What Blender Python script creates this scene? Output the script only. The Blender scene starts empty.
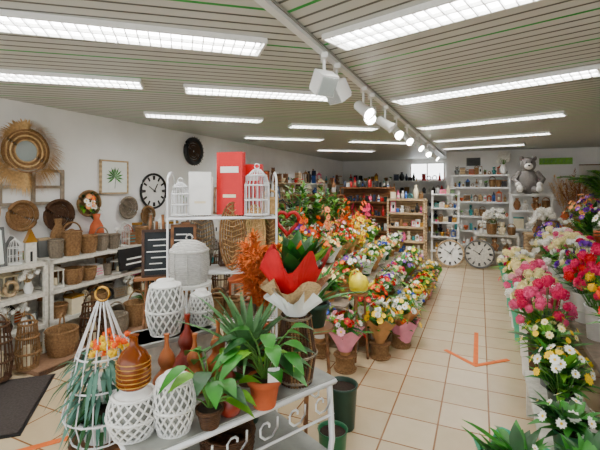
import bpy, math, random
from math import sin, cos, pi, sqrt
from mathutils import Vector, Matrix
random.seed(11)
rnd=random.random
def ru(a,b): return a+(b-a)*random.random()
TH=math.atan(0.45)
RV=Vector((cos(TH),-sin(TH),0)); DV=Vector((sin(TH),cos(TH),0))
def R(a,b,z=0): return RV*a+DV*b+Vector((0,0,z))
RB=-TH            # rotation of things facing the shop front
RL=pi/2-TH        # rotation of things on the left wall
COL=bpy.context.scene.collection
# ---------------------------------------------------------------- materials
def lin(c):
    o=[]
    for x in c:
        x=x/255.0
        o.append(x/12.92 if x<=0.04045 else ((x+0.055)/1.055)**2.4)
    return o
MC={}
def mat(name,c,rough=0.6,metal=0,var=0.25,scale=14,bump=0,wave=None,trans=0,emit=0):
    m=bpy.data.materials.new(name); m.use_nodes=True
    nt=m.node_tree; N=nt.nodes; L=nt.links
    p=N['Principled BSDF']; p.inputs['Roughness'].default_value=rough; p.inputs['Metallic'].default_value=metal
    c=lin(c)
    tc=N.new('ShaderNodeTexCoord'); no=N.new('ShaderNodeTexNoise'); no.inputs['Scale'].default_value=scale
    no.inputs['Detail'].default_value=3
    L.new(tc.outputs['Object'],no.inputs['Vector'])
    cr=N.new('ShaderNodeValToRGB')
    cr.color_ramp.elements[0].position=0.3; cr.color_ramp.elements[1].position=0.7
    cr.color_ramp.elements[0].color=[max(0,x*(1-var)) for x in c]+[1]
    cr.color_ramp.elements[1].color=[min(1,x*(1+var*0.5)) for x in c]+[1]
    L.new(no.outputs['Fac'],cr.inputs['Fac'])
    out=cr.outputs['Color']; h=no.outputs['Fac']
    if wave:
        w=N.new('ShaderNodeTexWave'); w.inputs['Scale'].default_value=wave; w.bands_direction='Z'
        w.inputs['Distortion'].default_value=2.5; w.inputs['Detail'].default_value=1
        L.new(tc.outputs['Object'],w.inputs['Vector'])
        mx=N.new('ShaderNodeMixRGB'); mx.blend_type='MULTIPLY'; mx.inputs[0].default_value=0.4
        L.new(out,mx.inputs[1]); L.new(w.outputs['Color'],mx.inputs[2]); out=mx.outputs[0]; h=w.outputs['Fac']
    L.new(out,p.inputs['Base Color'])
    if bump:
        bp=N.new('ShaderNodeBump'); bp.inputs['Strength'].default_value=bump; bp.inputs['Distance'].default_value=0.01
        L.new(h,bp.inputs['Height']); L.new(bp.outputs['Normal'],p.inputs['Normal'])
    if trans: p.inputs['Transmission Weight'].default_value=trans
    MC[name]=m
    return m
D=dict
for n,c,k in [
 ('wall_paint',(242,241,238),D(rough=.9,var=.05,scale=3)),
 ('white',(240,240,236),D(rough=.5,var=.06)),
 ('white_metal',(236,238,240),D(rough=.35,var=.05)),
 ('chip_white',(216,212,200),D(rough=.7,var=.2,scale=30)),
 ('grey_top',(160,162,156),D(rough=.6,var=.2)),
 ('grey_wood',(140,126,108),D(rough=.7,var=.3,scale=20)),
 ('black',(18,18,20),D(rough=.5,var=.2)),
 ('slate',(36,42,46),D(rough=.8,var=.3)),
 ('mat_grey',(70,62,58),D(rough=1,var=.3,scale=60,bump=.5)),
 ('wood',(150,98,56),D(rough=.6,var=.35,scale=6,wave=4)),
 ('wood_dark',(86,54,34),D(rough=.6,var=.35,scale=6,wave=4)),
 ('wood_pale',(204,174,132),D(rough=.7,var=.2,wave=5)),
 ('wicker',(182,136,86),D(rough=.8,var=.35,scale=50,wave=40,bump=.8)),
 ('wicker_dark',(112,74,44),D(rough=.8,var=.4,scale=50,wave=40,bump=.8)),
 ('wicker_grey',(168,152,130),D(rough=.8,var=.3,scale=50,wave=40,bump=.8)),
 ('wicker_white',(242,240,234),D(rough=.7,var=.12,scale=50,wave=40,bump=.7)),
 ('straw',(206,168,112),D(rough=.9,var=.3,scale=40)),
 ('burlap',(200,168,122),D(rough=1,var=.25,scale=90,bump=.6)),
 ('plinth_tan',(146,110,82),D(rough=.9,var=.15,scale=40)),
 ('terracotta',(196,92,48),D(rough=.8,var=.18)),
 ('pot_green',(24,100,60),D(rough=.4,var=.1)),
 ('pot_dgreen',(24,60,46),D(rough=.4,var=.1)),
 ('pot_grey',(104,106,104),D(rough=.6,var=.15)),
 ('pot_yellow',(216,196,16),D(rough=.35,var=.1)),
 ('soil',(50,34,24),D(rough=1,var=.4,scale=60)),
 ('kraft',(190,138,84),D(rough=.8,var=.15)),
 ('paper_red',(208,6,26),D(rough=.5,var=.15)),
 ('paper_pink',(236,150,176),D(rough=.6,var=.1)),
 ('paper_white',(240,240,236),D(rough=.6,var=.06)),
 ('paper_green',(96,160,50),D(rough=.6,var=.1)),
 ('tulle_aqua',(84,190,154),D(rough=.6,var=.1)),
 ('red',(196,12,22),D(rough=.5,var=.15)),
 ('blue',(40,84,160),D(rough=.5,var=.15)),
 ('navy',(26,34,60),D(rough=.5,var=.15)),
 ('teal',(40,130,130),D(rough=.5,var=.15)),
 ('cream',(236,222,186),D(rough=.6,var=.1)),
 ('gold',(200,150,60),D(rough=.3,metal=.8,var=.15)),
 ('gourd_red',(134,36,16),D(rough=.35,var=.4,scale=9)),
 ('gourd_brown',(178,98,46),D(rough=.4,var=.4,scale=9)),
 ('amber_glass',(150,70,6),D(rough=.1,var=.1,trans=.45)),
 ('clear_glass',(225,235,235),D(rough=.08,var=.03,trans=.75)),
 ('plush_grey',(134,128,124),D(rough=1,var=.3,scale=60,bump=1)),
 ('plush_white',(240,236,228),D(rough=1,var=.1,scale=60,bump=1)),
 ('plush_brown',(150,106,70),D(rough=1,var=.3,scale=60,bump=1)),
 ('pampas',(230,122,42),D(rough=1,var=.3)),
 ('pampas_beige',(222,186,138),D(rough=1,var=.2)),
 ('dried_brown',(156,96,54),D(rough=1,var=.3)),
 ('leaf_dark',(24,80,26),D(rough=.4,var=.35)),
 ('leaf_mid',(50,130,34),D(rough=.4,var=.3)),
 ('leaf_light',(120,184,44),D(rough=.45,var=.25)),
 ('leaf_blue',(82,130,112),D(rough=.6,var=.25)),
 ('agave',(92,142,86),D(rough=.5,var=.25)),
 ('stem',(84,134,48),D(rough=.5,var=.2)),
 ('p_white',(250,248,240),D(rough=.6,var=.06)),
 ('p_cream',(250,236,176),D(rough=.6,var=.08)),
 ('p_yellow',(255,208,0),D(rough=.6,var=.12)),
 ('p_orange',(250,96,0),D(rough=.6,var=.15)),
 ('p_red',(212,0,14),D(rough=.6,var=.2)),
 ('p_pink',(240,92,146),D(rough=.6,var=.2)),
 ('p_lpink',(246,176,192),D(rough=.6,var=.12)),
 ('p_hot',(222,10,92),D(rough=.6,var=.2)),
 ('p_purple',(124,46,180),D(rough=.6,var=.2)),
 ('p_blue',(70,100,214),D(rough=.6,var=.2)),
 ('p_peach',(250,152,92),D(rough=.6,var=.15)),
 ('tape_orange',(228,108,30),D(rough=.7,var=.15)),
 ('book_red',(204,0,8),D(rough=.4,var=.06)),
 ('art_paper',(236,240,234),D(rough=.8,var=.03)),
]: mat(n,c,**k)
def emis(name,c,s):
    m=bpy.data.materials.new(name); m.use_nodes=True; N=m.node_tree.nodes
    p=N['Principled BSDF']; p.inputs['Base Color'].default_value=(1,1,1,1)
    p.inputs['Emission Color'].default_value=c; p.inputs['Emission Strength'].default_value=s; MC[name]=m
emis('tube_light',(1,.99,.97,1),19); emis('bulb_light',(1,.95,.88,1),40); emis('window_daylight',(.93,.97,1,1),5)
def tile_mat():
    m=bpy.data.materials.new('floor_tiles'); m.use_nodes=True; N=m.node_tree.nodes; L=m.node_tree.links
    p=N['Principled BSDF']; p.inputs['Roughness'].default_value=.25
    tc=N.new('ShaderNodeTexCoord'); mp=N.new('ShaderNodeMapping'); mp.inputs['Rotation'].default_value=(0,0,TH)
    mp.inputs['Location'].default_value=(20.04,20.1,0)
    L.new(tc.outputs['Object'],mp.inputs['Vector'])
    br=N.new('ShaderNodeTexBrick'); br.offset=0; br.squash=1
    for k,v in (('Scale',1),('Mortar Size',.0065),('Mortar Smooth',.2),('Brick Width',.335),('Row Height',.335),('Bias',0)): br.inputs[k].default_value=v
    br.inputs['Color1'].default_value=lin((220,200,166))+[1]; br.inputs['Color2'].default_value=lin((206,184,148))+[1]
    br.inputs['Mortar'].default_value=lin((150,104,66))+[1]
    L.new(mp.outputs[0],br.inputs['Vector'])
    no=N.new('ShaderNodeTexNoise'); no.inputs['Scale'].default_value=9; no.inputs['Detail'].default_value=5
    L.new(tc.outputs['Object'],no.inputs['Vector'])
    cr=N.new('ShaderNodeValToRGB'); cr.color_ramp.elements[0].color=(.8,.78,.74,1); cr.color_ramp.elements[1].color=(1,1,1,1)
    L.new(no.outputs['Fac'],cr.inputs[0])
    mx=N.new('ShaderNodeMixRGB'); mx.blend_type='MULTIPLY'; mx.inputs[0].default_value=.8
    L.new(br.outputs['Color'],mx.inputs[1]); L.new(cr.outputs[0],mx.inputs[2]); L.new(mx.outputs[0],p.inputs['Base Color'])
    bp=N.new('ShaderNodeBump'); bp.invert=True; bp.inputs['Distance'].default_value=.004; bp.inputs['Strength'].default_value=.5
    L.new(br.outputs['Fac'],bp.inputs['Height']); L.new(bp.outputs[0],p.inputs['Normal'])
    MC['floor_tiles']=m
tile_mat()
def slat_mat(name,ang):
    m=bpy.data.materials.new(name); m.use_nodes=True; N=m.node_tree.nodes; L=m.node_tree.links
    p=N['Principled BSDF']; p.inputs['Roughness'].default_value=.45
    tc=N.new('ShaderNodeTexCoord'); mp=N.new('ShaderNodeMapping'); mp.inputs['Rotation'].default_value=(0,0,-ang)
    L.new(tc.outputs['Object'],mp.inputs['Vector'])
    sx=N.new('ShaderNodeSeparateXYZ'); L.new(mp.outputs[0],sx.inputs[0])
    def frac(per,thr,off=0):
        a=N.new('ShaderNodeMath'); a.operation='MULTIPLY_ADD'; a.inputs[1].default_value=1/per; a.inputs[2].default_value=50+off; L.new(sx.outputs['Y'],a.inputs[0])
        f=N.new('ShaderNodeMath'); f.operation='FRACT'; L.new(a.outputs[0],f.inputs[0])
        g=N.new('ShaderNodeMath'); g.operation='LESS_THAN'; g.inputs[1].default_value=thr; L.new(f.outputs[0],g.inputs[0]); return g.outputs[0]
    gap=frac(.1,.2); gr=frac(.5,.05)
    m1=N.new('ShaderNodeMixRGB'); m1.inputs[1].default_value=lin((200,202,196))+[1]; m1.inputs[2].default_value=lin((80,80,74))+[1]
    L.new(gap,m1.inputs[0])
    m2=N.new('ShaderNodeMixRGB'); m2.inputs[2].default_value=lin((10,150,50))+[1]
    L.new(gr,m2.inputs[0]); L.new(m1.outputs[0],m2.inputs[1]); L.new(m2.outputs[0],p.inputs['Base Color'])
    bp=N.new('ShaderNodeBump'); bp.invert=True; bp.inputs['Distance'].default_value=.02; L.new(gap,bp.inputs['Height']); L.new(bp.outputs[0],p.inputs['Normal'])
    MC[name]=m
AL=math.radians(13.7); AR=math.radians(-41)
slat_mat('slats_left',AL); slat_mat('slats_right',AR)
# ---------------------------------------------------------------- builder
def T(x=0,y=0,z=0,rz=0,s=1,rx=0,ry=0):
    return Matrix.Translation((x,y,z))@Matrix.Rotation(rz,4,'Z')@Matrix.Rotation(rx,4,'X')@Matrix.Rotation(ry,4,'Y')@Matrix.Scale(s,4)
class B:
    def __init__(s): s.v=[];s.f=[];s.m=[];s.sm=[];s.mats=[];s.M=Matrix()
    def add(s,vs,fs,mt,sm=False):
        o=len(s.v); M=s.M
        s.v.extend([(M@Vector(v))[:] for v in vs])
        if mt not in s.mats: s.mats.append(mt)
        i=s.mats.index(mt)
        for f in fs: s.f.append([o+k for k in f]); s.m.append(i); s.sm.append(sm)
    def box(s,c,d,mt,rz=0,rx=0,ry=0):
        x,y,z=[k/2 for k in d]; q=T(c[0],c[1],c[2],rz,1,rx,ry)
        vs=[q@Vector((i*x,j*y,k*z)) for i in(-1,1) for j in(-1,1) for k in(-1,1)]
        s.add(vs,[(0,1,3,2),(4,6,7,5),(0,4,5,1),(2,3,7,6),(0,2,6,4),(1,5,7,3)],mt)
    def lathe(s,prof,mt,seg=16,c=(0,0,0),cap=True):
        vs=[];n=len(prof)
        for r,z in prof:
            for i in range(seg):
                a=2*pi*i/seg; vs.append((c[0]+r*cos(a),c[1]+r*sin(a),c[2]+z))
        fs=[(j*seg+i,j*seg+(i+1)%seg,(j+1)*seg+(i+1)%seg,(j+1)*seg+i) for j in range(n-1) for i in range(seg)]
        s.add(vs,fs,mt,True)
        if cap:
            s.add([vs[i] for i in range(seg)],[tuple(range(seg))[::-1]],mt)
            s.add([vs[(n-1)*seg+i] for i in range(seg)],[tuple(range(seg))],mt)
    def ball(s,c,r,mt,seg=12,rings=7):
        if not hasattr(r,'__len__'): r=(r,r,r)
        vs=[];fs=[]
        for j in range(rings+1):
            t=pi*j/rings
            for i in range(seg):
                a=2*pi*i/seg; vs.append((c[0]+r[0]*sin(t)*cos(a),c[1]+r[1]*sin(t)*sin(a),c[2]-r[2]*cos(t)))
        for j in range(rings):
            for i in range(seg): fs.append((j*seg+i,j*seg+(i+1)%seg,(j+1)*seg+(i+1)%seg,(j+1)*seg+i))
        s.add(vs,fs,mt,True)
    def tube(s,pts,r,mt,seg=5,closed=False):
        P=[Vector(p) for p in pts]; n=len(P); vs=[]; fs=[]
        for k in range(n):
            if closed: t=P[(k+1)%n]-P[k-1]
            else: t=P[min(k+1,n-1)]-P[max(k-1,0)]
            if t.length<1e-9: t=Vector((0,0,1))
            t.normalize(); up=Vector((0,0,1)) if abs(t.z)<.9 else Vector((1,0,0))
            u=t.cross(up).normalized(); w=u.cross(t)
            rr=r[k] if hasattr(r,'__len__') else r
            for i in range(seg):
                a=2*pi*i/seg; vs.append(P[k]+u*rr*cos(a)+w*rr*sin(a))
        for k in range(n if closed else n-1):
            k2=(k+1)%n
            for i in range(seg): fs.append((k*seg+i,k*seg+(i+1)%seg,k2*seg+(i+1)%seg,k2*seg+i))
        s.add(vs,fs,mt,True)
    def ring(s,c,R_,r,mt,axis='Z',n=20,seg=5):
        pts=[]
        for i in range(n):
            a=2*pi*i/n; x,y=R_*cos(a),R_*sin(a)
            pts.append((c[0]+x,c[1]+y,c[2]) if axis=='Z' else ((c[0]+x,c[1],c[2]+y) if axis=='Y' else (c[0],c[1]+x,c[2]+y)))
        s.tube(pts,r,mt,seg,True)
    def disc(s,c,R_,mt,axis='Y',n=24,th=.01):
        fr=[];bk=[]
        for i in range(n):
            a=2*pi*i/n; x,y=R_*cos(a),R_*sin(a)
            if axis=='Y': fr.append((c[0]+x,c[1]-th/2,c[2]+y)); bk.append((c[0]+x,c[1]+th/2,c[2]+y))
            else: fr.append((c[0]+x,c[1]+y,c[2]+th/2)); bk.append((c[0]+x,c[1]+y,c[2]-th/2))
        s.add(fr+bk,[tuple(range(n)),tuple(range(2*n-1,n-1,-1))]+[(i,(i+1)%n,n+(i+1)%n,n+i) for i in range(n)],mt)
    def leaf(s,p,d,L,W,droop,mt,n=4,fold=.25,pw=.8):
        p=Vector(p); d=Vector(d).normalized(); sd=d.cross(Vector((0,0,1)))
        if sd.length<.05: sd=Vector((1,0,0))
        sd.normalize(); nn=sd.cross(d)
        vs=[];fs=[]
        for i in range(n+1):
            t=i/n; q=p+d*L*t+Vector((0,0,-droop*L*t*t)); w=W*.5*max(.04,sin(pi*min(1,t*.94+.06)**pw))
            vs+= [q-sd*w+nn*w*fold,q,q+sd*w+nn*w*fold]
        for i in range(n):
            a=i*3; fs+=[(a,a+1,a+4,a+3),(a+1,a+2,a+5,a+4)]
        s.add(vs,fs,mt,True)
    def frame_of(s,n):
        n=Vector(n).normalized(); u=n.orthogonal().normalized(); return n,u,n.cross(u)
    def daisy(s,c,n,r,mt,mc='p_yellow',k=10,cup=.15):
        c=Vector(c); n,u,w=s.frame_of(n); vs=[];fs=[]
        for i in range(k):
            a=2*pi*i/k+ru(-.1,.1); e=u*cos(a)+w*sin(a); g=u*-sin(a)+w*cos(a); o=len(vs); pw=r*2.9/k
            vs+=[c+e*r*.15,c+e*r*.6+g*pw+n*cup*r*.6,c+e*r+n*cup*r*ru(.4,1.2),c+e*r*.6-g*pw+n*cup*r*.6]
            fs.append((o,o+1,o+2,o+3))
        s.add(vs,fs,mt)
        s.cone(c,n,r*.26,r*.16,mc)
    def cone(s,c,n,r,h,mt,k=6):
        c=Vector(c); n,u,w=s.frame_of(n)
        vs=[c+(u*cos(2*pi*i/k)+w*sin(2*pi*i/k))*r for i in range(k)]+[c+n*h+(u*cos(2*pi*i/k)+w*sin(2*pi*i/k))*r*.6 for i in range(k)]
        s.add(vs,[(i,(i+1)%k,k+(i+1)%k,k+i) for i in range(k)]+[tuple(range(k,2*k))],mt,True)
    def rose(s,c,n,r,mt):
        c=Vector(c); n,u,w=s.frame_of(n); vs=[];fs=[]
        for (k,r1,r2,h0,h1,of) in ((6,.45,1.0,0,.35,0),(5,.35,.72,.1,.6,.5),(4,.2,.42,.2,.75,.2),(3,.05,.2,.3,.8,0)):
            for i in range(k):
                a=2*pi*(i+of)/k; o=len(vs); da=pi/k*1.15
                for (aa,rr,hh) in ((a-da*.6,r1,h0),(a+da*.6,r1,h0),(a+da,r2*.9,h1*.9),(a,r2*1.05,h1),(a-da,r2*.9,h1*.9)):
                    vs.append(c+(u*cos(aa)+w*sin(aa))*rr*r+n*hh*r)
                fs.append((o,o+1,o+2,o+3,o+4))
        s.add(vs,fs,mt,True)
    def pom(s,c,n,r,mt,k=34,hemi=.0):
        c=Vector(c); n,u,w=s.frame_of(n); vs=[];fs=[]
        for i in range(k):
            z=1-(1.3)*(i+.5)/k; q=sqrt(max(0,1-z*z)); a=i*2.4
            e=(u*cos(a)+w*sin(a))*q+n*z; g=e.cross(n if abs(z)<.95 else u).normalized(); h=g.cross(e)
            o=len(vs); b0=c+e*r*.72; t=c+e*r*ru(.9,1.08); ww=r*.26
            vs+=[b0,t+g*ww-h*ww*.2,t+h*ww+e*r*.05,t-g*ww-h*ww*.2]; fs.append((o,o+1,o+2,o+3))
        s.add(vs,fs,mt)
        s.ball(c,r*.75,mt,6,4)
    def wrap(s,r0,r1,z0,z1,mt,waves=7,amp=.12,c=(0,0),seg=42,zamp=.1):
        vs=[];nl=5
        for j in range(nl):
            t=j/(nl-1)
            for i in range(seg):
                a=2*pi*i/seg; r=(r0+(r1-r0)*t**1.2)*(1+amp*t*sin(waves*a+t)); z=z0+(z1-z0)*t+zamp*t*(z1-z0)*sin(5*a+1)
                vs.append((c[0]+r*cos(a),c[1]+r*sin(a),z))
        s.add(vs,[(j*seg+i,j*seg+(i+1)%seg,(j+1)*seg+(i+1)%seg,(j+1)*seg+i) for j in range(nl-1) for i in range(seg)],mt,False)
    def pot(s,r,h,mt,style='taper',soil=True):
        if style=='taper': pr=[(r*.68,0),(r*.92,h*.8),(r*1.05,h*.8),(r*1.05,h),(r*.93,h),(r*.9,h*.88)]
        elif style=='round': pr=[(r*.55,0),(r*.9,h*.25),(r*1.05,h*.55),(r*.92,h*.85),(r*.98,h),(r*.88,h),(r*.84,h*.88)]
        else: pr=[(r*.82,0),(r*.98,h*.95),(r*1.05,h),(r*.95,h),(r*.9,h*.88)]
        s.lathe(pr,mt,18)
        if soil: s.disc((0,0,h*.88),r*.9,'soil','Z',14,.01)
    def basket(s,r0,r1,h,mt,handle=False,n=None,seg=18):
        n=n or max(6,int(h/.022)); pr=[]
        for i in range(n*2+1):
            t=i/(2*n); r=r0+(r1-r0)*t+sin(pi*t)*.12*r1; pr.append((r*(1.03 if i%2 else .985),h*t))
        pr.append((pr[-1][0]*.9,h)); pr.append((r1*.85,h*.4)); 
        s.lathe(pr,mt,seg)
        s.ring((0,0,h),r1,.012*max(1,r1/.12),mt)
        for i in range(seg//2):
            a=2*pi*i/(seg//2); pts=[]
            for k in range(6):
                t=k/5; r=(r0+(r1-r0)*t+sin(pi*t)*.12*r1)*1.02; pts.append((r*cos(a),r*sin(a),h*t))
            s.tube(pts,.005,mt,4)
        if handle:
            s.tube([(r1*cos(t),0,h+r1*1.1*sin(t)) for t in [pi*k/10 for k in range(11)]],.009,mt,5)
    def lattice(s,prof,mt,n=10,turn=.6,r=.004,steps=12):
        for sg in (-1,1):
            for i in range(n):
                pts=[]
                for k in range(steps+1):
                    t=k/steps; rr,z=prof(t); a=2*pi*i/n+sg*turn*t*pi; pts.append((rr*cos(a),rr*sin(a),z))
                s.tube(pts,r,mt,4)
        for t in (0,.5,1):
            rr,z=prof(t); s.ring((0,0,z),rr,r*1.5,mt)
    def done(s,name,loc=(0,0,0),rz=0,sc=1):
        me=bpy.data.meshes.new(name); me.from_pydata(s.v,[],s.f)
        for m in s.mats: me.materials.append(MC[m])
        me.polygons.foreach_set('material_index',s.m); me.polygons.foreach_set('use_smooth',s.sm); me.update()
        o=bpy.data.objects.new(name,me); o.location=loc; o.rotation_euler=(0,0,rz); o.scale=(sc,sc,sc); COL.objects.link(o)
        return o
# ---------------------------------------------------------------- room
CZ=2.6
def slab(name,pts,z0,z1,mt):
    b=B(); n=len(pts); vs=[(p.x,p.y,z0) for p in pts]+[(p.x,p.y,z1) for p in pts]
    b.add(vs,[tuple(range(n-1,-1,-1)),tuple(range(n,2*n))]+[(i,(i+1)%n,n+(i+1)%n,n+i) for i in range(n)],mt); return b.done(name)
AW=-4.42
slab('floor',[R(AW-.1,-2),R(3.5,-2),R(3.5,13.7),R(AW-.1,13.7)],-.1,0,'floor_tiles')
slab('ceiling',[R(AW-.1,-2),R(-.93,-2),R(-.93,13.7),R(AW-.1,13.7)],CZ,CZ+.08,'slats_left')
slab('ceiling',[R(-.93,-2),R(3.5,-2),R(3.5,13.7),R(-.93,13.7)],CZ,CZ+.08,'slats_right')
def wall(name,a0,b0,a1,b1,z0=0,z1=CZ):
    slab(name,[R(a0,b0),R(a1,b0),R(a1,b1),R(a0,b1)],z0,z1,'wall_paint')
wall('wall_left',AW-.1,-2,AW,13.7)
wall('wall_back',AW,13.5,-.78,13.6)
wall('wall_bay',-.78,10.94,-.68,13.6)
wall('wall_rear',-.68,10.94,3.5,11.04)
wall('wall_right',3.4,-2,3.5,10.94)
def base(name,a0,b0,a1,b1): slab(name,[R(a0,b0),R(a1,b0),R(a1,b1),R(a0,b1)],0,.09,'white')
base('baseboard_left',AW,-2,AW+.02,13.48); base('baseboard_rear',-.68,10.92,3.38,10.94); base('baseboard_right',3.38,-2,3.4,10.9)
b=B(); b.box((0,0,0),(1.0,.01,.5),'window_daylight')
for s in(-1,1): b.box((s*.52,-.01,0),(.05,.05,.6),'white'); b.box((0,-.01,s*.27),(1.09,.05,.05),'white')
b.box((0,-.01,0),(.04,.04,.5),'white'); b.done('window_1',R(-1.55,13.46,2.2),RB)
def luminaire(p0,p1,w=.25):
    p0=Vector(p0);p1=Vector(p1); d=p1-p0; l=d.length; ang=math.atan2(d.y,d.x)
    b=B()
    b.box((0,0,.03),(l,w,.01),'white')
    for s in(-1,1): b.box((0,s*w/2,.018),(l,.015,.032),'white'); b.box((s*l/2,0,.018),(.015,w,.032),'white')
    b.box((0,0,.018),(l,.01,.03),'white')
    for sy in (-w/4,w/4): b.box((0,sy,.022),(l-.05,w*.38,.006),'tube_light')
    n=int(l/.06)
    for i in range(1,n): b.box((-l/2+l*i/n,0,.009),(.006,w-.02,.018),'white_metal')
    c=(p0+p1)/2
    b.done('ceiling_light_fixture',(c.x,c.y,CZ-.036),ang)
for p0,p1 in [((-1.7,2.1),(-.24,2.535)),((-2.75,3.05),(-1.355,3.43)),((-1.035,3.6),(.425,3.956)),((-1.885,4.865),(-.51,5.3)),
  ((-.14,5.75),(1.15,6.05)),((-.97,7.06),(.41,7.45)),((.43,9.47),(1.8,9.8)),((.96,7.66),(2.2,7.97)),
  ((.214,2.45),(1.3,1.54)),((1.0,4.14),(2.27,3.025)),((1.8,6.0),(3.18,4.8)),((2.58,7.66),(4.07,6.5)),((3.3,9.2),(4.6,8.2)),((1.3,1.0),(2.3,.1)),((-1.9,.9),(-.5,1.2))]:
    luminaire((p0[0],p0[1],0),(p1[0],p1[1],0))
b=B(); b.box((0,0,0),(.045,13,.035),'white_metal')
b.box((.03,0,.01),(.008,13,.012),'grey_top'); b.done('lighting_track',R(-.93,5.5,CZ-.02),RB)
def spot(Y,lit,az,kind=0):
    X=(-.93+.41*Y)/.912
    b=B(); b.box((0,0,-.02),(.04,.12,.035),'white'); b.tube([(0,0,-.03),(0,0,-.13)],.01,'white')
    b.M=T(0,0,-.19,az,1,math.radians(35))
    if kind:
        b.box((0,0,0),(.13,.11,.14),'white'); b.box((0,-.06,0),(.11,.012,.12),'bulb_light' if lit else 'clear_glass')
        for i in range(5): b.box((-.05+i*.025,.065,0),(.007,.03,.12),'white_metal')
    else:
        b.M=b.M@T(0,0,0,0,1,pi/2)
        b.lathe([(.03,-.1),(.045,-.08),(.05,.05),(.06,.1),(.055,.1),(.05,.08)],'white',14); b.disc((0,0,.075),.05,'bulb_light' if lit else 'clear_glass','Z',14,.01)
    o=b.done('track_spotlight',(X,Y,CZ-.03))
    if lit:
        l=bpy.data.lights.new('spot_bulb','SPOT'); l.energy=60; l.spot_size=1.7; l.spot_blend=.8; l.shadow_soft_size=.05; l.color=(1,.95,.88)
        lo=bpy.data.objects.new('spot_bulb',l); COL.objects.link(lo); lo.parent=o; lo.location=(sin(az)*.12,-cos(az)*.12,-.3); lo.rotation_euler=(math.radians(40),0,az)
spot(2.62,0,.5,1); spot(2.85,0,-.9,1)
for Y,l,a in ((3.5,1,.6),(3.75,1,-.3),(4.3,0,1.2),(4.9,1,.2),(5.6,1,.3),(6.6,1,.5),(7.8,1,0),(9.0,1,.8)): spot(Y,l,a)
b=B(); b.box((0,.0,0),(.045,.9,.003),'tape_orange')
b.box((-.14,-.36,.0),(.42,.045,.0035),'tape_orange',rz=-.75); b.box((.14,-.36,.0),(.42,.045,.004),'tape_orange',rz=.75)
b.done('floor_arrow_marking',(1.87,4.25,.003),RB)
b=B(); b.box((0,0,0),(1.5,.05,.003),'tape_orange'); b.done('floor_tape_strip',(-1.75,2.6,.003),math.radians(30))
b=B(); b.box((0,0,.01),(.46,.9,.01),'mat_grey'); b.box((0,0,.004),(.5,.95,.008),'black'); b.done('door_mat',(-2.3,3.1,0),math.radians(19))
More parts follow.
